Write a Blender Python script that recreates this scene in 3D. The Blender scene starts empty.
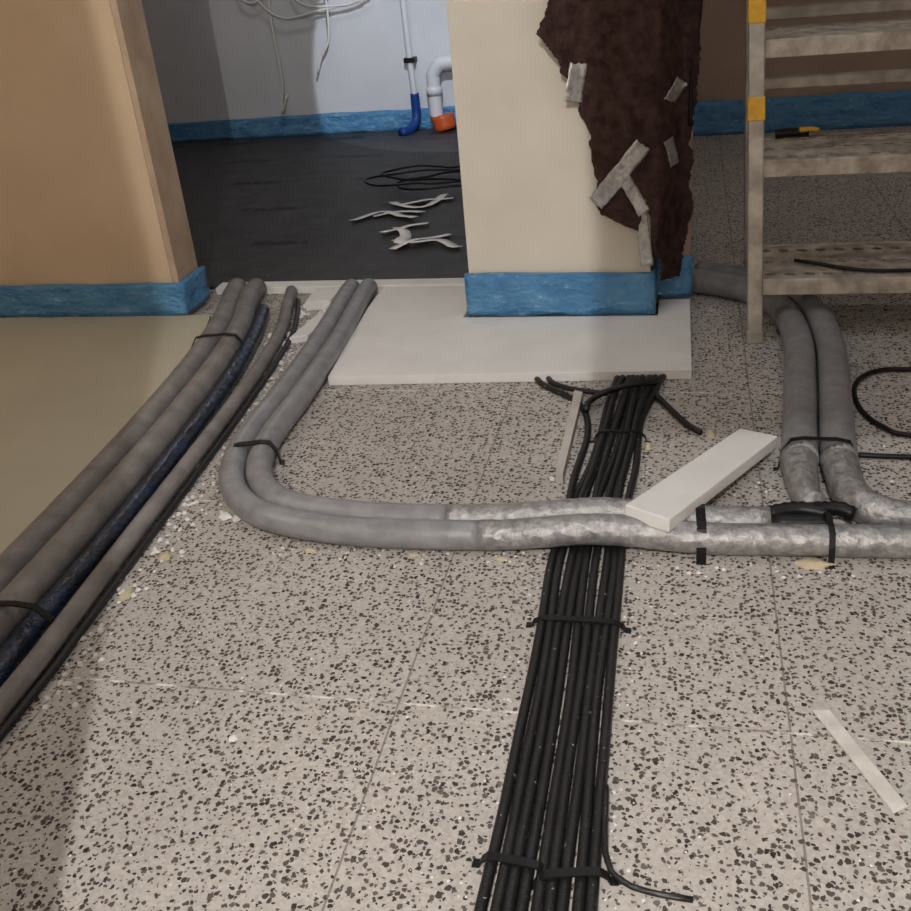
import bpy, math, random
from mathutils import Vector, Matrix, noise
random.seed(7)
S=bpy.context.scene
S.view_settings.view_transform='Standard'
COL=bpy.context.collection

# ------------------------------------------------------------ materials
def newmat(name,col,rough=.8,metal=0.,spec=.3):
    m=bpy.data.materials.new(name); m.use_nodes=True
    b=m.node_tree.nodes['Principled BSDF']
    b.inputs['Base Color'].default_value=(*col,1); b.inputs['Roughness'].default_value=rough
    b.inputs['Metallic'].default_value=metal
    b.inputs['Specular IOR Level'].default_value=spec
    return m
def srgb(r,g,b):
    f=lambda c:((c/255+.055)/1.055)**2.4 if c>10 else c/255/12.92
    return (f(r),f(g),f(b))
def N(m,t,**kw):
    n=m.node_tree.nodes.new(t)
    for k,v in kw.items():
        if hasattr(n,k): setattr(n,k,v)
        else: n.inputs[k].default_value=v
    return n
def Lk(m,a,b): m.node_tree.links.new(a,b)
def coords(m):
    t=N(m,'ShaderNodeNewGeometry'); return t.outputs['Position']
def math_(m,op,a,b=None,c=None):
    n=N(m,'ShaderNodeMath'); n.operation=op
    for i,x in enumerate((a,b,c)):
        if x is None: continue
        if isinstance(x,(int,float)): n.inputs[i].default_value=x
        else: Lk(m,x,n.inputs[i])
    return n.outputs[0]
def mixc(m,fac,a,b):
    n=N(m,'ShaderNodeMix'); n.data_type='RGBA'
    if isinstance(fac,(int,float)): n.inputs[0].default_value=fac
    else: Lk(m,fac,n.inputs[0])
    for i,x in ((6,a),(7,b)):
        if isinstance(x,tuple): n.inputs[i].default_value=(*x,1)
        else: Lk(m,x,n.inputs[i])
    return n.outputs[2]
def noise_(m,scale,detail=4,vec=None,rough=.55):
    n=N(m,'ShaderNodeTexNoise'); n.inputs['Scale'].default_value=scale; n.inputs['Detail'].default_value=detail
    n.inputs['Roughness'].default_value=rough
    Lk(m,vec if vec is not None else coords(m),n.inputs['Vector']); return n
def ramp(m,fac,p0,p1):
    n=N(m,'ShaderNodeMapRange'); n.inputs[1].default_value=p0; n.inputs[2].default_value=p1
    Lk(m,fac,n.inputs[0]); return n.outputs[0]
def bump(m,h,strength=.3,dist=.01):
    n=N(m,'ShaderNodeBump'); n.inputs['Strength'].default_value=strength; n.inputs['Distance'].default_value=dist
    Lk(m,h,n.inputs['Height']); Lk(m,n.outputs[0],m.node_tree.nodes['Principled BSDF'].inputs['Normal'])
def setcol(m,out): Lk(m,out,m.node_tree.nodes['Principled BSDF'].inputs['Base Color'])
def mottled(name,c1,c2,scale=6,rough=.85,metal=0.,spec=.3,bs=None,bstr=.3,bd=.005,lo=.35,hi=.65):
    m=newmat(name,c1,rough,metal,spec)
    n=noise_(m,scale,6)
    setcol(m,mixc(m,ramp(m,n.outputs[0],lo,hi),c1,c2))
    if bs: bump(m,noise_(m,bs,5).outputs[0],bstr,bd)
    return m

# speckled bonded polystyrene floor boards
def floor_mat():
    m=newmat('speckled_insulation_board',(0.4,.37,.34),.85)
    pos=coords(m)
    nd=noise_(m,95,3,pos)
    vm=N(m,'ShaderNodeVectorMath'); vm.operation='MULTIPLY_ADD'
    Lk(m,nd.outputs['Color'],vm.inputs[0]); vm.inputs[1].default_value=(.014,.014,0); Lk(m,pos,vm.inputs[2])
    v=N(m,'ShaderNodeTexVoronoi'); v.voronoi_dimensions='2D'; v.distance='EUCLIDEAN'
    v.inputs['Scale'].default_value=100; v.inputs['Randomness'].default_value=1
    Lk(m,vm.outputs[0],v.inputs['Vector'])
    sep=N(m,'ShaderNodeSeparateColor'); Lk(m,v.outputs['Color'],sep.inputs[0])
    thr=math_(m,'MULTIPLY_ADD',sep.outputs[0],.46,.06)
    d=math_(m,'SUBTRACT',thr,v.outputs['Distance'])
    chip=ramp(m,d,-.02,.06)
    sel=math_(m,'GREATER_THAN',sep.outputs[1],.18)
    chip=math_(m,'MULTIPLY',chip,sel)
    v2=N(m,'ShaderNodeTexVoronoi'); v2.voronoi_dimensions='2D'; v2.inputs['Scale'].default_value=170; Lk(m,pos,v2.inputs['Vector'])
    big=noise_(m,2.2,4,pos)
    base=mixc(m,ramp(m,big.outputs[0],.3,.7),srgb(174,169,164),srgb(191,186,180))
    gsep=N(m,'ShaderNodeSeparateColor'); Lk(m,v2.outputs['Color'],gsep.inputs[0])
    base=mixc(m,math_(m,'MULTIPLY',gsep.outputs[0],.45),base,srgb(140,135,130))
    cc=mixc(m,sep.outputs[2],srgb(42,38,36),srgb(98,90,85))
    c=mixc(m,chip,base,cc)
    sp=N(m,'ShaderNodeSeparateXYZ'); Lk(m,pos,sp.inputs[0])
    def joint(val,off,step,w):
        a=math_(m,'ADD',val,-off+step*20); a=math_(m,'MODULO',a,step)
        a=math_(m,'MINIMUM',a,math_(m,'SUBTRACT',step,a))
        return math_(m,'LESS_THAN',a,w)
    wob=noise_(m,3,2,pos); 
    jx=joint(math_(m,'MULTIPLY_ADD',wob.outputs[0],.006,sp.outputs[0]),-.473,.66,.0019)
    jy=joint(math_(m,'MULTIPLY_ADD',wob.outputs[0],.006,sp.outputs[1]),1.293,.66,.0027)
    c=mixc(m,math_(m,'MULTIPLY',jx,.62),c,srgb(84,78,73))
    cr=ramp(m,noise_(m,25,3,pos).outputs[0],.42,.58)
    jyc=mixc(m,cr,srgb(120,110,102),srgb(230,227,222))
    c=mixc(m,math_(m,'MULTIPLY',jy,.7),c,jyc)
    dust=ramp(m,noise_(m,5,6,pos,.7).outputs[0],.56,.75)
    c=mixc(m,math_(m,'MULTIPLY',dust,.25),c,srgb(212,208,202))
    setcol(m,c)
    bump(m,math_(m,'SUBTRACT',noise_(m,120,3,pos).outputs[0],math_(m,'MULTIPLY',chip,.5)),.35,.003)
    return m
M_floor=floor_mat()
def mat_dark():
    m=newmat('black_membrane',srgb(40,40,43),.55)
    pos=coords(m)
    sp=N(m,'ShaderNodeSeparateXYZ'); Lk(m,pos,sp.inputs[0])
    row=math_(m,'FLOOR',math_(m,'DIVIDE',math_(m,'ADD',sp.outputs[1],.2),.62))
    fx=math_(m,'MODULO',math_(m,'ADD',math_(m,'MULTIPLY_ADD',row,.31,sp.outputs[0]),20.),.75); fy=math_(m,'MODULO',math_(m,'ADD',sp.outputs[1],.2),.62)
    lab=math_(m,'MULTIPLY',math_(m,'LESS_THAN',fx,.30),math_(m,'LESS_THAN',fy,.07))
    sx=N(m,'ShaderNodeVectorMath'); sx.operation='MULTIPLY'; sx.inputs[1].default_value=(1,.25,1); Lk(m,pos,sx.inputs[0])
    lab=math_(m,'MULTIPLY',lab,ramp(m,noise_(m,55,1,sx.outputs[0]).outputs[0],.38,.44))
    c=mixc(m,ramp(m,noise_(m,9,5,pos).outputs[0],.3,.7),srgb(48,48,51),srgb(68,67,68))
    c=mixc(m,math_(m,'MULTIPLY',lab,.9),c,srgb(12,12,30))
    sp2=ramp(m,noise_(m,90,2,pos).outputs[0],.71,.75)
    c=mixc(m,math_(m,'MULTIPLY',sp2,.85),c,srgb(205,203,200))
    setcol(m,c); bump(m,noise_(m,150,3,pos).outputs[0],.3,.003)
    return m
M_dark=mat_dark()
M_wall_or=mottled('plaster_warm',srgb(208,186,160),srgb(198,176,149),2.5,bs=80,bstr=.1)
M_col=mottled('plaster_cream',srgb(212,206,195),srgb(203,196,183),3,bs=80,bstr=.1)
M_wall_white=mottled('plaster_white',srgb(204,207,213),srgb(194,197,204),2)
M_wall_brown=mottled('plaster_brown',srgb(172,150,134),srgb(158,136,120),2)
M_ceil=newmat('ceiling_white',srgb(200,198,196))
def mat_blue():
    m=newmat('blue_edge_foam',srgb(70,140,195),.30,0,.5)
    pos=coords(m)
    sc=N(m,'ShaderNodeVectorMath'); sc.operation='MULTIPLY'; sc.inputs[1].default_value=(1,1,2.2); Lk(m,pos,sc.inputs[0])
    n=noise_(m,9,6,sc.outputs[0],.65)
    c=mixc(m,ramp(m,n.outputs[0],.35,.65),srgb(60,122,172),srgb(94,150,192))
    w=ramp(m,noise_(m,22,5,sc.outputs[0],.7).outputs[0],.58,.72)
    c=mixc(m,math_(m,'MULTIPLY',w,.55),c,srgb(185,208,226))  # pale patches put plastic highlights into the colour
    setcol(m,c); bump(m,n.outputs[0],.9,.035); return m
M_blue=mat_blue()
M_board=mottled('screeded_board',srgb(184,179,161),srgb(173,168,150),1.6,.7,bs=60,bstr=.08)
M_eps=mottled('white_polystyrene',srgb(222,222,221),srgb(214,214,213),7,.8,bs=180,bstr=.25,bd=.002)
M_grey=mottled('grey_pipe_insulation',srgb(142,143,146),srgb(122,122,125),20,.34,0,.5,bs=45,bstr=.45,bd=.006)
M_greyd=mottled('grey_pipe_insulation_dusty',srgb(132,129,127),srgb(108,105,103),14,.46,0,.4,bs=45,bstr=.4,bd=.006)
def mat_foil(name='silver_foil',metal=.55,rough=.33,lo=(132,132,134),hi=(186,185,184)):
    m=newmat(name,srgb(190,188,186),rough,metal,.5)
    pos=coords(m)
    v=N(m,'ShaderNodeTexVoronoi'); v.inputs['Scale'].default_value=38; Lk(m,pos,v.inputs['Vector'])
    n=noise_(m,50,6,pos,.65)
    h=math_(m,'ADD',math_(m,'MULTIPLY',v.outputs['Distance'],.6),n.outputs[0])
    setcol(m,mixc(m,ramp(m,n.outputs[0],.35,.7),srgb(*lo),srgb(*hi)))
    bump(m,h,.65,.008); return m
M_foil=mat_foil()
M_tape=mat_foil('duct_tape_silver',.6,.33,(160,159,158),(210,208,206))
def mat_cable():
    m=newmat('black_conduit',srgb(26,26,28),.45,0,.5)
    pos=coords(m)
    s=ramp(m,noise_(m,110,2,pos).outputs[0],.72,.75)
    setcol(m,mixc(m,s,mixc(m,noise_(m,20,3,pos).outputs[0],srgb(12,12,14),srgb(32,32,34)),srgb(190,188,184)))
    w=N(m,'ShaderNodeTexWave'); w.wave_type='BANDS'; w.bands_direction='Y'; w.inputs['Scale'].default_value=60; w.inputs['Distortion'].default_value=1
    Lk(m,pos,w.inputs['Vector']); bump(m,w.outputs[0],.25,.002); return m
M_cable=mat_cable()
M_black=newmat('black_plastic',srgb(20,20,22),.45)
M_dblue=mottled('dark_blue_film',srgb(18,40,72),srgb(8,12,22),18,.22,0,.7,bs=25,bstr=.8,bd=.01)
M_felt=mottled('brown_felt',srgb(74,55,51),srgb(48,34,32),30,.95,0,.1,bs=120,bstr=.8,bd=.006)
M_alu=mottled('worn_aluminium',srgb(180,175,167),srgb(140,134,127),14,.5,.4,bs=40,bstr=.2)
M_tread=mottled('worn_tread',srgb(200,193,183),srgb(148,138,127),18,.6,.2,bs=50,bstr=.2)
M_yellow=mottled('yellow_tape',srgb(222,176,60),srgb(200,150,50),20,.6)
M_cwhite=newmat('white_cable_sheath',srgb(215,213,210),.5)
M_pvc=newmat('grey_white_pvc',srgb(205,208,214),.35)
M_orange=newmat('orange_pvc',srgb(186,84,40),.4)
M_bluep=newmat('blue_corrugated',srgb(25,62,130),.4)
M_glue=mottled('mounting_foam',srgb(196,186,162),srgb(174,161,134),30,.8,bs=60,bstr=.6)
M_wood=mottled('raw_edge',srgb(190,170,148),srgb(158,136,114),7,.85,bs=30,bstr=.3,lo=.3,hi=.8)

# ------------------------------------------------------------ mesh helpers
def obj(name,vs,fs,mat,parent=None,smooth=False):
    me=bpy.data.meshes.new(name); me.from_pydata([tuple(v) for v in vs],[],fs); me.update()
    o=bpy.data.objects.new(name,me); COL.objects.link(o)
    if mat: me.materials.append(mat)
    if smooth:
        for p in me.polygons: p.use_smooth=True
    if parent: o.parent=parent
    return o
def empty(name):
    o=bpy.data.objects.new(name,None); COL.objects.link(o); return o
def bev(o,w=.003,seg=2):
    b=o.modifiers.new('bevel','BEVEL'); b.width=w; b.segments=seg; b.limit_method='ANGLE'; return o
def box(name,x0,x1,y0,y1,z0,z1,mat,parent=None,b=0):
    vs=[(x,y,z) for z in (z0,z1) for x,y in ((x0,y0),(x1,y0),(x1,y1),(x0,y1))]
    fs=[(3,2,1,0),(4,5,6,7),(0,1,5,4),(1,2,6,5),(2,3,7,6),(3,0,4,7)]
    o=obj(name,vs,fs,mat,parent)
    if b: bev(o,b)
    return o
def prism(name,poly,z0,z1,mat,parent=None,b=0):
    n=len(poly); zt=z1 if isinstance(z1,(list,tuple)) else [z1]*n; zb=z0 if isinstance(z0,(list,tuple)) else [z0]*n
    vs=[(p[0],p[1],zb[i]) for i,p in enumerate(poly)]+[(p[0],p[1],zt[i]) for i,p in enumerate(poly)]
    fs=[tuple(range(n-1,-1,-1)),tuple(range(n,2*n))]+[(i,(i+1)%n,n+(i+1)%n,n+i) for i in range(n)]
    o=obj(name,vs,fs,mat,parent)
    if b: bev(o,b)
    return o
def cr(pts,step=.02):
    P=[Vector(p) for p in pts]; P=[P[0]*2-P[1]]+P+[P[-1]*2-P[-2]]
    out=[]
    for i in range(1,len(P)-2):
        a,b,c,d=P[i-1:i+3]; n=max(2,int((c-b).length/step))
        for k in range(n):
            t=k/n
            out.append(.5*((2*b)+(c-a)*t+(2*a-5*b+4*c-d)*t*t+(3*b-a-3*c+d)*t**3))
    out.append(P[-2]); return out
def sweep(name,pts,r,mat,parent=None,seg=14,rough=0.,step=.02,raw=False,cap=True,ribs=0):
    path=[Vector(p) for p in pts] if raw else cr(pts,step)
    vs=[];fs=[]; n=len(path); up=Vector((0,0,1))
    prev=None
    for i,p in enumerate(path):
        t=(path[min(i+1,n-1)]-path[max(i-1,0)]).normalized()
        if prev is None:
            s=t.cross(up)
            if s.length<.2: s=t.cross(Vector((0,1,0)))
        else:
            s=prev-t*prev.dot(t)
        s.normalize(); prev=s; u=s.cross(t)
        rr=r(i/(n-1)) if callable(r) else r
        if ribs and i%2: rr*=(1-ribs)
        for k in range(seg):
            a=2*math.pi*k/seg; d=s*math.cos(a)+u*math.sin(a)
            q=rr
            if rough: q=rr*(1+rough*noise.noise((p+d*rr)*38)+rough*.7*noise.noise((p+d*rr)*90))
            vs.append(p+d*q)
    for i in range(n-1):
        for k in range(seg):
            a=i*seg+k; b=i*seg+(k+1)%seg
            fs.append((a,b,b+seg,a+seg))
    if cap:
        fs.append(tuple(range(seg-1,-1,-1))); fs.append(tuple((n-1)*seg+k for k in range(seg)))
    o=obj(name,vs,fs,mat,parent,smooth=True)
    return o
def offset(path,d):
    out=[]
    n=len(path)
    for i,p in enumerate(path):
        t=(path[min(i+1,n-1)]-path[max(i-1,0)]); t.z=0; t.normalize()
        out.append(p+Vector((t.y,-t.x,0))*d)
    return out
def strap(name,centre,direction,halfw,height,mat,parent,w=.022,th=.003):
    d=Vector((direction[0],direction[1],0)).normalized(); s=Vector((d.y,-d.x,0)); c=Vector((centre[0],centre[1],0))
    prof=[(-halfw-.012,.003),(-halfw-.002,.004),(-halfw+.002,height*.55),(-halfw*.75,height*.93),(-halfw*.4,height),(0,height*.985),(halfw*.4,height),(halfw*.75,height*.93),(halfw-.002,height*.55),(halfw+.002,.004),(halfw+.012,.003)]
    vs=[];fs=[]
    for a,z in prof:
        for e in (-w/2,w/2):
            q=c+s*a+d*e; vs.append((q.x,q.y,z)); 
    for i in range(len(prof)-1): fs.append((2*i,2*i+1,2*i+3,2*i+2))
    o=obj(name,vs,fs,mat,parent); m=o.modifiers.new('s','SOLIDIFY'); m.thickness=th; m.offset=1
    return o

# ------------------------------------------------------------ room shell
box('floor',-4.2,2.6,-2.6,7.1,-.06,0,M_floor)
box('ceiling',-4.3,2.7,-2.7,7.1,2.6,2.7,M_ceil)
box('wall_south',-4.3,2.7,-2.7,-2.6,0,2.6,M_col)
box('wall_east',2.6,2.7,-2.6,6.9,0,2.6,M_wall_brown)
box('wall_west',-4.3,-4.2,-2.6,6.95,0,2.6,M_wall_or)
box('wall_north_back_room',-4.2,-.55,6.85,6.95,0,2.6,M_wall_white)
box('wall_north_side_room',-.55,2.6,6.23,6.33,0,2.6,M_wall_brown)
box('wall_middle',-.70,-.55,3.85,6.85,0,2.6,M_wall_white)
# unseen panels added to block the hall lamp: full height left, raised at right
box('light_blocker_left',-4.2,-.50,-.12,-.04,0,2.6,M_col)
box('light_blocker_right',-.130,2.6,-.12,-.04,1.77,2.6,M_col)
# partition on the left
box('wall_left_partition',-4.2,-1.83,3.24,3.41,0,2.6,M_wall_or)
box('trim_1',-1.829,-1.806,3.242,3.408,0,2.6,M_wood)
pl=empty('pillar')
box('pillar_body',-.702,-.105,3.17,3.85,0,2.6,M_col,pl)
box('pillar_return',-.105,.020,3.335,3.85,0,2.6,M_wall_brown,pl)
box('membrane_floor',-4.2,-.705,3.575,6.85,.0005,.012,M_dark)
prism('screed_board',[(-4.2,0),(-1.47,0),(-1.468,1.575),(-1.481,1.797),(-1.498,2.066),(-1.533,2.419),(-1.582,2.799),(-1.666,3.12),(-1.70,3.225),(-4.2,3.225)],.0005,.02,M_board)
prism('threshold_strip',[(-1.80,3.50),(-.71,3.50),(-.71,3.572),(-1.80,3.572)],.0005,.03,M_eps,b=.003)

# blue edge strips
def blue(name,pts,z0,h,th=.012):
    path=[Vector((x,y,0)) for x,y in pts]
    vs=[];fs=[];rows=7;n=len(path)
    for i,p in enumerate(path):
        t=(path[min(i+1,n-1)]-path[max(i-1,0)]).normalized(); s=Vector((t.y,-t.x,0))
        for j in range(rows):
            z=z0+h*j/(rows-1)*(1+(.06*noise.noise(p*4) if j==rows-1 else 0))
            w=.008*noise.noise(Vector((p.x*10,p.y*10,j*1.1)))
            q=p+s*w; vs.append((q.x,q.y,z))
    for i in range(n-1):
        for j in range(rows-1):
            a=i*rows+j; fs.append((a,a+rows,a+rows+1,a+1))
    o=obj(name,vs,fs,M_blue,None,True); m=o.modifiers.new('s','SOLIDIFY'); m.thickness=th; m.offset=0
    return o
def linpts(*p):
    out=[]
    for a,b in zip(p,p[1:]):
        L=math.dist(a,b); k=max(1,int(L/.02))
        for i in range(k): out.append((a[0]+(b[0]-a[0])*i/k,a[1]+(b[1]-a[1])*i/k))
    out.append(p[-1]); return out
blue('baseboard_left_partition',linpts((-4.19,3.225),(-1.795,3.225),(-1.79,3.42)),.02,.125)
blue('baseboard_pillar',linpts((-.715,3.158),(-.096,3.158),(-.093,3.315),(.028,3.322)),.03,.143)
blue('baseboard_back_room',linpts((-4.15,6.836),(-.71,6.836)),.012,.135)
blue('baseboard_side_room',linpts((-.54,6.21),(2.58,6.21)),.0,.19)

# ------------------------------------------------------------ polystyrene slab
prism('polystyrene_slab',[(-1.05,2.642),(.028,2.70),(.022,3.302),(-.08,3.302),(-.08,3.145),(-.728,3.145),(-.728,3.48),(-1.105,3.48),(-1.10,3.25)],.0008,.03,M_eps,b=.002)

# ------------------------------------------------------------ U-shaped insulated pipes
U=[(-1.19,3.47),(-1.185,3.374),(-1.137,2.912),(-1.115,2.487),(-1.107,2.21),(-1.068,2.035),(-1.0,1.925),(-.913,1.862),(-.77,1.825),(-.60,1.815),(-.38,1.822),(-.16,1.833),(.045,1.842),(.22,1.85),(.6,1.86),(1.3,1.86)]
def zU(x,y):
    return .035+.020*math.exp(-((x+.18)/.14)**2) if y<2.0 else .035
u=empty('insulated_pipe_pair')
Uc=cr([(x,y,zU(x,y)) for x,y in U],.02)
ks=min(range(len(Uc)),key=lambda i:abs(Uc[i].x+.42)+(9 if Uc[i].y>2 else 0))
for nm,d in (('pipe_outer',.0335),('pipe_inner',-.0335)):
    off=offset(Uc,d)
    for p in off: p.z+=.001*noise.noise(p*5)
    if nm=='pipe_outer':
        sweep(nm+'_grey',off[:ks+1],.0332,M_grey,u,18,.018,raw=True)
        sweep(nm+'_foil',off[ks:],.0335,M_foil,u,20,.03,raw=True)
    else:
        ke=min(range(len(off)),key=lambda i:abs(off[i].x-.19)+(9 if off[i].y>2 else 0))
        kf=min(range(len(off)),key=lambda i:abs(off[i].x-.31)+(9 if off[i].y>2 else 0))
        sweep(nm+'_grey',off[:ks-3],.0332,M_grey,u,18,.018,raw=True)
        sweep(nm+'_foil',off[ks-4:ke+1],.0335,M_foil,u,20,.03,raw=True)
        sweep(nm+'_bare',off[ke:kf+1],.018,M_black,u,12,.05,raw=True)
strap('strap_1',(-1.088,2.13),(-.3,1),.068,.071,M_black,u)
strap('strap_2',(.045,1.842),(1,.03),.068,.073,M_black,u,.02)
strap('strap_3',(.30,1.835),(1,.03),.055,.073,M_black,u,.012)

# ------------------------------------------------------------ right insulated pair
R=[(.03,3.51),(.09,3.475),(.17,3.43),(.28,3.33),(.352,3.14),(.374,2.87),(.352,2.56),(.325,2.27),(.315,2.14)]
r_=empty('insulated_pipe_branch')
Rc=cr([(x,y,.043) for x,y in R],.02)
tails={'pipe_left':[(.270,2.16,.042),(.268,2.08,.040),(.272,2.0,.036),(.285,1.955,.033)],
       'pipe_right':[(.357,2.16,.042),(.358,2.09,.041),(.362,2.02,.039),(.385,1.955,.038),(.44,1.922,.037),(.55,1.915,.037),(.9,1.92,.037),(1.3,1.92,.037)]}
for nm,d in (('pipe_left',.043),('pipe_right',-.043)):
    off=offset(Rc,d)
    sweep(nm+'_grey',off,.0415,M_grey,r_,18,.02,raw=True)
    if nm=='pipe_left': sweep(nm+'_foil',tails[nm],(lambda t:.0425-.013*t),M_foil,r_,20,.06,step=.012)
    else: sweep(nm+'_foil',tails[nm],(lambda t:.0425-.008*min(1,t*4)),M_foil,r_,20,.05,step=.012)
strap('strap_1',(.316,2.17),(.05,1),.088,.09,M_black,r_,.013)
sweep('press_fitting_left',[(.19,1.925,.03),(.25,1.94,.034),(.31,1.93,.03)],.019,M_black,r_,12,.05,ribs=.14,step=.008)
sweep('press_fitting_right',[(.275,1.975,.03),(.29,1.945,.034),(.33,1.93,.045),(.36,1.915,.04)],.017,M_black,r_,12,.05,ribs=.14,step=.008)

# ------------------------------------------------------------ left pipe run
lp=empty('heating_pipe_run')
lp1=[(-1.69,3.47),(-1.654,3.323),(-1.578,3.044),(-1.519,2.693),(-1.477,2.302),(-1.452,1.986),(-1.438,1.735),(-1.428,1.523),(-1.418,1.307),(-1.41,.6)]
lp2=[(-1.61,3.47),(-1.585,3.321),(-1.500,3.042),(-1.437,2.678),(-1.394,2.273),(-1.366,1.905),(-1.350,1.629),(-1.340,1.412),(-1.330,1.229),(-1.32,.6)]
lpb=[(-1.50,3.25),(-1.424,2.952),(-1.363,2.586),(-1.323,2.206),(-1.292,1.835),(-1.277,1.548),(-1.266,1.332),(-1.255,1.189),(-1.25,.6)]
lp3=[(-1.47,3.47),(-1.425,3.30),(-1.358,3.06),(-1.311,2.757),(-1.276,2.392),(-1.252,2.040),(-1.229,1.693),(-1.209,1.418),(-1.197,1.224),(-1.187,.6)]
lpk=[(-1.42,3.40),(-1.37,3.25),(-1.314,3.04),(-1.276,2.757),(-1.244,2.392),(-1.219,2.040),(-1.196,1.693),(-1.176,1.404),(-1.166,1.206),(-1.155,.6)]
Z=lambda L,z:[(x,y,z) for x,y in L]
sweep('grey_pipe_1',Z(lp1,.040),.040,M_greyd,lp,18,.02)
sweep('grey_pipe_2',Z(lp2,.040),.038,M_greyd,lp,18,.02)
sweep('blue_film_pipe',Z(lpb,.026),.025,M_dblue,lp,16,.08)
sweep('grey_pipe_3',Z(lp3,.024),.022,M_greyd,lp,16,.02)
sweep('black_conduit_1',Z(lpk,.010),.009,M_cable,lp,10,.02)
strap('strap_1',(-1.345,1.395),(-.05,1),.125,.086,M_black,lp,.016)
strap('strap_2',(-1.505,2.86),(-.18,1),.09,.086,M_black,lp,.016)

# ------------------------------------------------------------ black conduit bundle
cb=empty('black_conduit_bundle')
nC=9
for i in range(nC):
    f=i/(nC-1)
    def xat(y):
        l=[(.2,-.262,-.094),(.9,-.262,-.096),(1.3,-.258,-.104),(1.75,-.264,-.106),(2.0,-.249,-.112),(2.2,-.222,-.100),(2.4,-.203,-.092),(2.72,-.188,-.048),(2.9,-.18,-.05)]
        for a,b in zip(l,l[1:]):
            if y<=b[0]:
                t=(y-a[0])/(b[0]-a[0]); L0=a[1]+(b[1]-a[1])*t; R0=a[2]+(b[2]-a[2])*t; break
        return L0+.008+(R0-L0-.016)*f
    pts=[]
    ys=[.25+k*.09 for k in range(27)]; ys=[q for q in ys if q<2.63]+[2.71]
    for y in ys:
        sq=max(0,min(1,(y-1.95)/.25))*max(0,min(1,(2.66-y)/.15))
        z=.0095+(.0115*sq if i%2 else 0)
        if y<1.15 and 3<i<6: gap=.006*(1.15-y)/.5*(1 if i>4 else -1)
        else: gap=0
        am=.013 if 1.95<y<2.6 else .007
        zz=.003*abs(noise.noise(Vector((i*5.3,y*3,1)))) if y<2.6 else 0
        pts.append((xat(y)+gap+am*noise.noise(Vector((i*3.1,y*2.6,0))),y,z+zz))
    sweep('conduit_%d'%(i+1),pts,.0088,M_cable,cb,10,.0,step=.03)
cz=.010
sweep('conduit_10',[(-.420,2.69,cz),(-.39,2.635,cz),(-.30,2.545,cz),(-.255,2.46,cz),(-.235,2.32,cz),(-.245,2.10,.018),(-.245,1.98,.024),(-.24,1.93,.024)],.0088,M_cable,cb,10)
sweep('conduit_11',[(-.25,2.44,.024),(-.243,2.50,.025),(-.193,2.55,.034),(-.13,2.585,.036),(-.075,2.63,.024),(-.05,2.70,.010)],.009,M_cable,cb,10)
sweep('conduit_12',[(-.085,2.705,.010),(-.072,2.58,.012),(-.03,2.485,.011),(.011,2.40,.01),(.05,2.345,.01)],.008,M_cable,cb,10)
sweep('conduit_13',[(-.10,1.12,.022),(-.092,1.0,.014),(-.07,.965,.008),(-.03,.952,.006),(.03,.948,.005)],.0045,M_cable,cb,8)
sweep('conduit_14',[(-.385,2.69,.010),(-.36,2.63,.018),(-.31,2.575,.027),(-.245,2.545,.03),(-.20,2.53,.032)],.008,M_cable,cb,8)
strap('strap_1',(-.183,1.53),(0,1),.088,.024,M_black,cb,.014)
strap('strap_2',(-.22,.965),(.1,1),.050,.026,M_black,cb,.014)
strap('strap_3',(-.135,.955),(-.2,1),.052,.026,M_black,cb,.014)
strap('strap_4',(-.150,2.30),(0,1),.066,.036,M_black,cb,.010)

lc=empty('loose_black_cable')
sweep('loop',[(.80,2.74,.009),(.622,2.755,.009),(.54,2.748,.009),(.480,2.692,.009),(.452,2.592,.009),(.458,2.475,.009),(.496,2.391,.009),(.551,2.349,.009),(.8,2.33,.009)],.0065,M_black,lc,10)
lc2=empty('loose_black_cable')
sweep('run',[(.405,2.243,.009),(.46,2.238,.009),(.60,2.235,.009),(.9,2.23,.009)],.0065,M_black,lc2,10)

# ------------------------------------------------------------ offcuts
def tilted(name,corners,th,mat):
    vs=[Vector(c) for c in corners]; nrm=(vs[1]-vs[0]).cross(vs[2]-vs[0]).normalized()
    if nrm.z<0:nrm=-nrm
    b=[v-nrm*th for v in vs]
    o=obj(name,b+vs,[(3,2,1,0),(4,5,6,7),(0,1,5,4),(1,2,6,5),(2,3,7,6),(3,0,4,7)],mat)
    return bev(o,.003)
tilted('polystyrene_offcut',[(-.110,1.818,.106),(-.018,1.765,.106),(.230,2.245,.055),(.143,2.284,.055)],.032,M_eps)
prism('polystyrene_strip',[(.223,1.345),(.251,1.348),(.338,1.153),(.315,1.137)],.0008,.006,mottled('dusty_polystyrene',srgb(206,204,200),srgb(186,182,176),25,.85),b=.002)
prism('edge_strip',[(-.290,2.08),(-.272,2.08),(-.268,2.56),(-.292,2.56)],.0008,.03,mottled('grey_eps',srgb(190,186,181),srgb(165,161,156),10))
prism('polystyrene_wedge',[(-1.355,3.30),(-1.265,3.33),(-1.26,3.47),(-1.37,3.47)],.0008,.035,M_eps,b=.003)
prism('polystyrene_wedge',[(-1.30,2.98),(-1.24,3.0),(-1.225,3.2),(-1.275,3.22)],.0008,.025,M_eps,b=.003)

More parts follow.
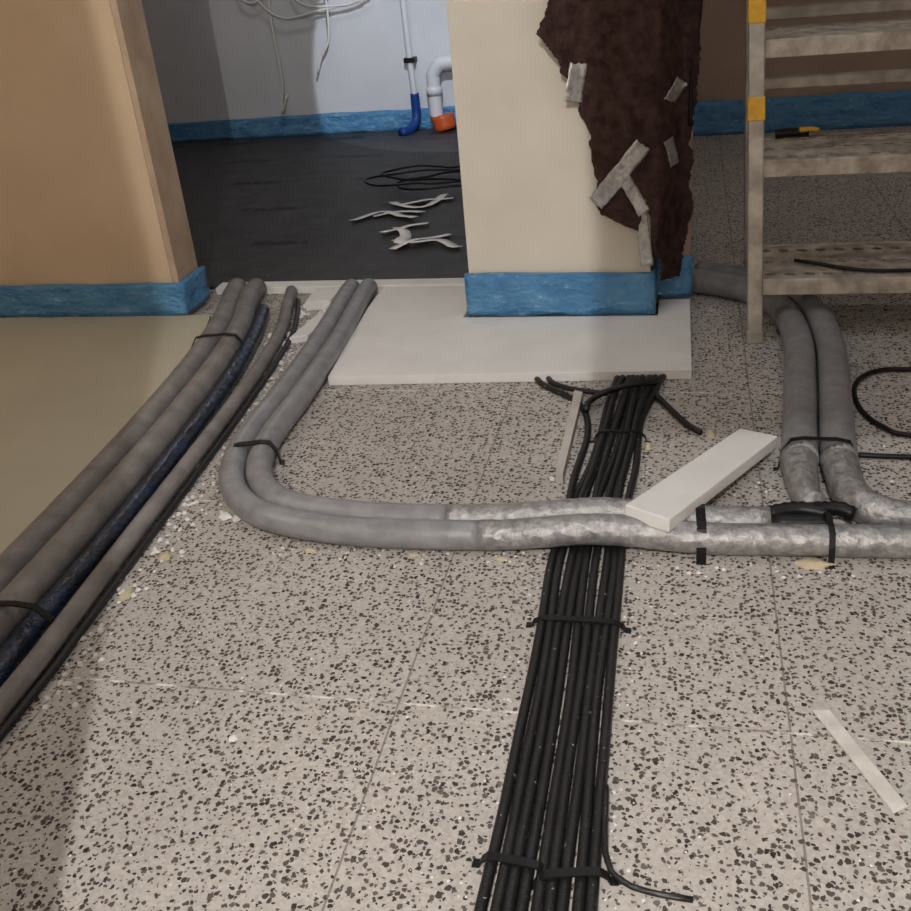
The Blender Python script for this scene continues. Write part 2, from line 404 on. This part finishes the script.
vs=[];fs=[]
def chip(x,y,s,z=0.001):
    b=len(vs); a0=random.random()*6.28; k=5; h=s*random.uniform(.3,.8)
    for j in range(k):
        a=a0+j*6.283/k; q=s*random.uniform(.6,1.1); vs.append((x+q*math.cos(a),y+q*math.sin(a),z))
    for j in range(k):
        vs.append((vs[b+j][0]*.5+x*.5+random.uniform(-1,1)*s*.1,vs[b+j][1]*.5+y*.5,z+h))
    fs.append(tuple(range(b+k,b+2*k)))
    for j in range(k): fs.append((b+j,b+(j+1)%k,b+k+(j+1)%k,b+k+j))
for _ in range(420): chip(random.uniform(-1.1,.9),random.uniform(.7,3.0),random.uniform(.0012,.0038))
for _ in range(240):
    y=random.uniform(1.2,3.2); x=-1.13+ -.07*(y-1.2)+random.gauss(0,.03)
    if y>2.2 : x-=.03
    chip(x,y,random.uniform(.003,.009))
for _ in range(70): chip(random.uniform(-1.40,-1.22),random.uniform(2.8,3.45),random.uniform(.006,.020))
for _ in range(90): chip(random.uniform(-.9,.7),1.745+random.gauss(0,.015),random.uniform(.002,.006))
for _ in range(40): chip(random.uniform(.1,.6),random.uniform(1.98,2.4),random.uniform(.002,.007))
for _ in range(120): chip(random.choice([-.285,-.08])+random.gauss(0,.012),random.uniform(.8,2.6),random.uniform(.0015,.0045))
for x,y,s in ((-1.06,1.88,.02),(-1.03,1.87,.014),(-1.08,1.90,.01),(-.30,2.1,.01),(.30,2.0,.008),(-.74,1.17,.012)): chip(x,y,s)
obj('polystyrene_crumbs',vs,fs,M_eps)
vs=[];fs=[]
def blob(x,y,rx,ry,h):
    b=len(vs); R=5;K=16
    for i in range(R):
        t=i/(R-1)*math.pi/2
        for k in range(K):
            a=k*6.283/K; q=1+.8*noise.noise(Vector((x*9+1.6*math.cos(a),y*9+1.6*math.sin(a),i*.3)))
            vs.append((x+rx*math.cos(a)*math.cos(t)*q,y+ry*math.sin(a)*math.cos(t)*q,.001+h*math.sin(t)))
    for i in range(R-1):
        for k in range(K):
            a=b+i*K+k; c=b+i*K+(k+1)%K; fs.append((a,c,c+K,a+K))
for d in ((.27,1.778,.035,.015,.009),(-.80,1.750,.018,.010,.007),(-.56,1.75,.012,.008,.006),(-.37,1.75,.014,.008,.006),(.075,2.35,.016,.016,.015),(-1.13,1.70,.02,.014,.008),(-1.15,1.55,.012,.02,.008),(-1.20,2.35,.014,.014,.008),(.52,1.775,.03,.010,.007),(-.08,2.28,.010,.025,.008),(.43,2.01,.025,.012,.008)): blob(*d)
obj('mounting_foam_residue',vs,fs,M_glue,None,True)

# ------------------------------------------------------------ scaffold steps
ld=empty('aluminium_step_scaffold')
def beam(name,a,b,wx,wy,mat,parent=ld):
    a=Vector(a);b=Vector(b)
    vs=[(p.x+sx*wx/2,p.y+sy*wy/2,p.z) for p in (a,b) for sx,sy in ((-1,-1),(1,-1),(1,1),(-1,1))]
    return bev(obj(name,vs,[(3,2,1,0),(4,5,6,7),(0,1,5,4),(1,2,6,5),(2,3,7,6),(3,0,4,7)],mat,parent),.004)
yf=lambda z:2.985+.20*z
xl=lambda z:.216-.033*z
W=.72
beam('rail_front_left',(xl(0),yf(0),0),(xl(1.9),yf(1.9),1.9),.045,.03,M_alu)
beam('rail_front_right',(xl(0)+W,yf(0),0),(xl(1.9)+W,yf(1.9),1.9),.045,.03,M_alu)
beam('rail_rear_left',(.222,3.50,0),(.145,3.52,1.9),.03,.03,M_alu)
beam('rail_rear_right',(.222+W,3.50,0),(.19+W,3.52,1.9),.03,.03,M_alu)
def perf(name,x0,x1,y0,y1,z,nx,ny,r,mat):
    vs=[];fs=[]; dx=(x1-x0)/nx; dy=(y1-y0)/ny
    for i in range(nx):
        for j in range(ny):
            cx=x0+(i+.5)*dx; cy=y0+(j+.5)*dy; b=len(vs)
            ring=[(math.cos(k*math.pi/4),math.sin(k*math.pi/4)) for k in range(8)]
            sq=[(1,0),(1,1),(0,1),(-1,1),(-1,0),(-1,-1),(0,-1),(1,-1)]
            for c,s in ring: vs.append((cx+c*r,cy+s*r,z))
            for a,c in sq: vs.append((cx+a*dx/2,cy+c*dy/2,z))
            for k in range(8): fs.append((b+k,b+8+k,b+8+(k+1)%8,b+(k+1)%8))
    o=obj(name,vs,fs,mat,ld); m=o.modifiers.new('s','SOLIDIFY'); m.thickness=.004; m.offset=-1
    return o
for i,(zt,dp) in enumerate(((.185,.36),(.522,.36),(.842,.34),(1.17,.33),(1.5,.33))):
    x0=xl(zt)+.02; x1=x0+W-.04; y0=yf(zt)-.005; y1=y0+dp
    perf('tread_%d'%(i+1),x0,x1,y0,y1,zt,12,3,.019,M_tread)
    box('tread_front_lip_%d'%(i+1),x0,x1,y0-.004,y0+.004,zt-.045,zt+.004,M_tread,ld,.002)
    box('tread_rear_lip_%d'%(i+1),x0,x1,y1-.004,y1+.004,zt-.04,zt+.002,M_alu,ld,.002)
for i,z in enumerate((.675,.88,1.30)):
    box('cross_bar_%d'%(i+1),xl(z)+.015,xl(z)+W-.02,3.49,3.53,z-.018,z+.018,M_alu,ld,.004)
for i,(a,b) in enumerate(((.635,.70),(.89,.96))):
    beam('yellow_band_%d'%(i+1),(xl(a),yf(a),a),(xl(b),yf(b),b),.049,.035,M_yellow)
beam('rail_foot_left',(xl(0),yf(0),0),(xl(.04),yf(.04),.04),.052,.038,M_alu)
beam('rail_foot_right',(xl(0)+W,yf(0),0),(xl(.04)+W,yf(.04),.04),.052,.038,M_alu)
tk=empty('folding_knife')
sweep('handle',[(.275,3.40,.537),(.32,3.405,.540),(.375,3.40,.538)],.014,M_black,tk,10)
sweep('yellow_tip',[(.345,3.385,.5505),(.385,3.40,.547),(.405,3.402,.542)],.008,M_yellow,tk,8)
sweep('ladder_cable',[(.335,3.17,.197),(.40,3.14,.195),(.48,3.09,.194),(.58,3.06,.194),(.80,3.07,.194)],.006,M_black,ld,8)

# ------------------------------------------------------------ felt with tape on the pillar
ft=empty('brown_felt_sheet')
poly=[(-.40,1.3),(-.405,.97),(-.44,.905),(-.40,.86),(-.375,.80),(-.345,.74),(-.335,.67),(-.30,.60),(-.29,.52),(-.278,.45),(-.275,.345),(-.20,.315),(-.145,.295),(-.125,.40),(-.10,.28),(-.075,.12),(-.012,.09),(.0,.2),(.022,.3),(.012,.45),(.022,.6),(.022,1.3)]
def inside(x,z,P):
    c=False;j=len(P)-1
    for i in range(len(P)):
        if (P[i][1]>z)!=(P[j][1]>z) and x<(P[j][0]-P[i][0])*(z-P[i][1])/(P[j][1]-P[i][1])+P[i][0]: c=not c
        j=i
    return c
def sm(t): t=max(0,min(1,t)); return t*t*(3-2*t)
def fy(x,z):
    base=3.150+.150*sm((x+.090)/.085)
    curl=.04*sm((-.27-x)/.15)*sm((z-.4)/.4)
    amp=.018
    fold=.015*math.sin((x*26)+2.5*noise.noise(Vector((x*3,z*2.5,1))))
    return base-amp*(1+noise.noise(Vector((x*8,z*3.5,.3))))-.006*noise.noise(Vector((x*30,z*14,2)))-.012-fold-curl
gs=.004; vs=[];fs=[];idx={}
nx=int(.52/gs); nz=int(1.16/gs)
for i in range(nx):
    for j in range(nz):
        x=-.47+i*gs; z=.06+j*gs
        jx=x+.018*noise.noise(Vector((x*14,z*14,5)))+.006*noise.noise(Vector((x*50,z*50,9)))
        if inside(jx,z,poly):
            f=[]
            for a,b in ((0,0),(1,0),(1,1),(0,1)):
                k=(i+a,j+b)
                if k not in idx:
                    xx=-.47+k[0]*gs; zz=.06+k[1]*gs; idx[k]=len(vs)
                    vs.append((xx*.975,fy(xx,zz),.03+.975*zz))
                f.append(idx[k])
            fs.append(tuple(f))
o=obj('felt',vs,fs,M_felt,ft,True)
m=o.modifiers.new('sm','SMOOTH'); m.iterations=3; m.factor=.5
m=o.modifiers.new('s','SOLIDIFY'); m.thickness=.005; m.offset=0
def tape(name,cx,cz,L,W_,ang,yo=0.007,fixed=None):
    vs=[];fs=[];n=20;k=6;c=math.cos(ang);s=math.sin(ang)
    for i in range(n+1):
        for j in range(k+1):
            a=(i/n-.5)*L; b=(j/k-.5)*W_*(1+.15*noise.noise(Vector((i*.5,cx*9,0))))
            if i in(0,n): a+=.006*noise.noise(Vector((j*2.3,i,cx)))
            x=cx+a*c-b*s; z=cz+a*s+b*c
            y=(fixed if fixed else fy(x,z))-yo-.0025*noise.noise(Vector((x*60,z*60,7)))
            vs.append((x*.975,y,.03+.975*z))
    for i in range(n):
        for j in range(k):
            a=i*(k+1)+j; fs.append((a,a+1,a+k+2,a+k+1))
    o=obj(name,vs,fs,M_tape,ft,True); m=o.modifiers.new('s','SOLIDIFY'); m.thickness=.001
tape('tape_1',-.205,.475,.235,.055,math.radians(50))
tape('tape_2',-.158,.415,.14,.038,math.radians(118))
tape('tape_3',-.128,.27,.19,.040,math.radians(97),.004,3.135)
tape('tape_4',-.330,.755,.11,.05,math.radians(80))
tape('tape_5',-.035,.70,.06,.04,.9)
tape('tape_6',-.045,.52,.09,.025,1.8)
sweep('hanging_cable',[(.035,3.28,1.4),(.035,3.28,1.1),(.03,3.28,.92),(.012,3.27,.75),(.01,3.27,.6)],.007,M_black,ft,8)

# ------------------------------------------------------------ back room things
cp=empty('conduit_riser')
sweep('tube',[(-1.80,6.80,2.5),(-1.79,6.80,.85),(-1.783,6.80,.45),(-1.775,6.80,.22)],.020,M_pvc,cp,12)
sweep('blue_sleeve',[(-1.775,6.80,.25),(-1.775,6.80,.12),(-1.785,6.77,.06),(-1.81,6.70,.03),(-1.84,6.62,.035)],.032,M_bluep,cp,14,ribs=.12,step=.01)
box('clip',-1.82,-1.745,6.775,6.85,.445,.475,M_black,cp,.003)
pv=empty('drain_pipe')
sweep('elbow',[(-1.63,6.765,.10),(-1.63,6.765,.32),(-1.625,6.765,.37),(-1.59,6.765,.415),(-1.54,6.765,.43),(-1.3,6.765,.44)],.045,M_pvc,pv,18,step=.015)
sweep('socket',[(-1.63,6.765,.24),(-1.63,6.765,.29)],.053,M_pvc,pv,18)
sweep('orange_coupling',[(-1.57,6.75,.015),(-1.59,6.76,.11)],.075,M_orange,pv,20)
hc=empty('hanging_cables')
for i,P_ in enumerate((
    [(-2.95,6.78,1.3),(-2.80,6.77,.95),(-2.62,6.76,.78),(-2.35,6.77,.80),(-2.05,6.78,.84)],
    [(-2.72,6.78,1.4),(-2.70,6.77,1.0),(-2.78,6.77,.88),(-2.90,6.78,.95),(-2.86,6.78,1.3)],
    [(-2.66,6.78,1.4),(-2.69,6.77,.8),(-2.68,6.77,.40),(-2.72,6.77,.18),(-2.66,6.77,.30)],
    [(-2.30,6.78,1.4),(-2.30,6.77,.7),(-2.38,6.77,.52),(-2.42,6.77,.42)],
    [(-2.45,6.78,1.4),(-2.40,6.77,.95),(-2.30,6.77,.88),(-2.25,6.78,1.0),(-2.3,6.78,1.4)],
    [(-2.58,6.78,1.4),(-2.52,6.77,.9),(-2.2,6.77,.82),(-2.0,6.78,.87)])):
    sweep('cable_%d'%(i+1),P_,.008,M_cwhite,hc,6,step=.03)
mc=empty('coiled_black_cable')
P_=[]
for k in range(46):
    a=k*.42; rr=1+.22*math.sin(k*.9); P_.append((-1.24+.30*math.cos(a)*rr+.1*math.sin(k*.17),5.2+.22*math.sin(a)*rr,.022+.004*(k%3)+.0012*k))
sweep('coil',P_,.006,M_black,mc,6)
V=[];F=[]
def scrap(P,w):
    pts=cr([(x,y,.02) for x,y in P],.03); n=len(pts); vs=[];fs=[]
    for i,p in enumerate(pts):
        t=(pts[min(i+1,n-1)]-pts[max(i-1,0)]).normalized(); s=Vector((t.y,-t.x,0))
        z=.022+.02*abs(noise.noise(p*6))
        for e in (-1,1): q=p+s*e*w/2; vs.append((q.x,q.y,z+.004*e))
    for i in range(n-1): fs.append((2*i,2*i+1,2*i+3,2*i+2))
    return vs,fs
for P in ([(-1.53,4.48),(-1.436,4.63),(-1.34,4.56),(-1.225,4.47)],[(-1.42,4.80),(-1.31,4.70),(-1.22,4.72),(-1.18,4.91)],[(-1.38,4.74),(-1.24,4.82),(-1.12,4.84)],
          [(-1.32,4.24),(-1.22,4.36),(-1.14,4.38)],[(-1.22,4.10),(-1.13,4.06),(-1.03,4.09),(-.92,3.99)],[(-1.21,4.00),(-1.10,4.13),(-1.00,4.20)],[(-1.27,4.33),(-1.2,4.2),(-1.19,4.05)],[(-1.45,4.55),(-1.3,4.62),(-1.22,4.58)]):
    a,b=scrap(P,.05); k=len(V); V+=a; F+=[tuple(i+k for i in f) for f in b]
o=obj('white_offcut_strips',V,F,newmat('white_film',srgb(240,240,242),.6),None,True); m=o.modifiers.new('s','SOLIDIFY'); m.thickness=.003

# ------------------------------------------------------------ lights
def light(name,kind,loc,energy,col,size=.1,target=None):
    l=bpy.data.lights.new(name,kind); l.energy=energy; l.color=col
    if kind=='AREA': l.size=size
    else: l.shadow_soft_size=size
    o=bpy.data.objects.new(name,l); o.location=loc; COL.objects.link(o)
    if target: o.rotation_euler=(Vector(target)-Vector(loc)).to_track_quat('-Z','Y').to_euler()
    return o
light('hall_lamp','POINT',(-.09,-1.0,2.4),250,(1,.96,.92),.01)
light('ceiling_fill_light','AREA',(.2,2.2,2.55),12,(.97,.97,1),1.6)  # added soft fill for the main room, not an actual fixture
light('warm_room_lamp','AREA',(-2.7,.9,2.4),18,(1,.84,.66),.5,(-2.3,3.0,.4))
light('side_room_lamp','AREA',(1.3,4.6,2.5),7,(1,.93,.86),.5)
s=light('back_room_added_spot','SPOT',(-1.0,4.0,2.4),260,(.86,.92,1),.02,(-1.35,6.85,.6)); s.data.spot_size=math.radians(35); s.data.spot_blend=.05  # added spot; its cone edge stands in for the back wall's shadow edge
light('back_room_ceiling_lamp','AREA',(-2.0,5.2,2.5),10,(1,.93,.88),.5)
w=bpy.data.worlds.new('world'); S.world=w; w.use_nodes=True; w.node_tree.nodes['Background'].inputs[0].default_value=(.05,.05,.055,1)

# ------------------------------------------------------------ camera
c=bpy.data.cameras.new('camera'); c.sensor_width=36; c.lens=36*1000/911; c.clip_start=.02
co=bpy.data.objects.new('camera',c); COL.objects.link(co)
co.matrix_world=Matrix(((.9755,-.0203,.2190,0),(.2024,.4726,-.8577,0),(-.0860,.8811,.4650,1.2),(0,0,0,1)))
S.camera=co
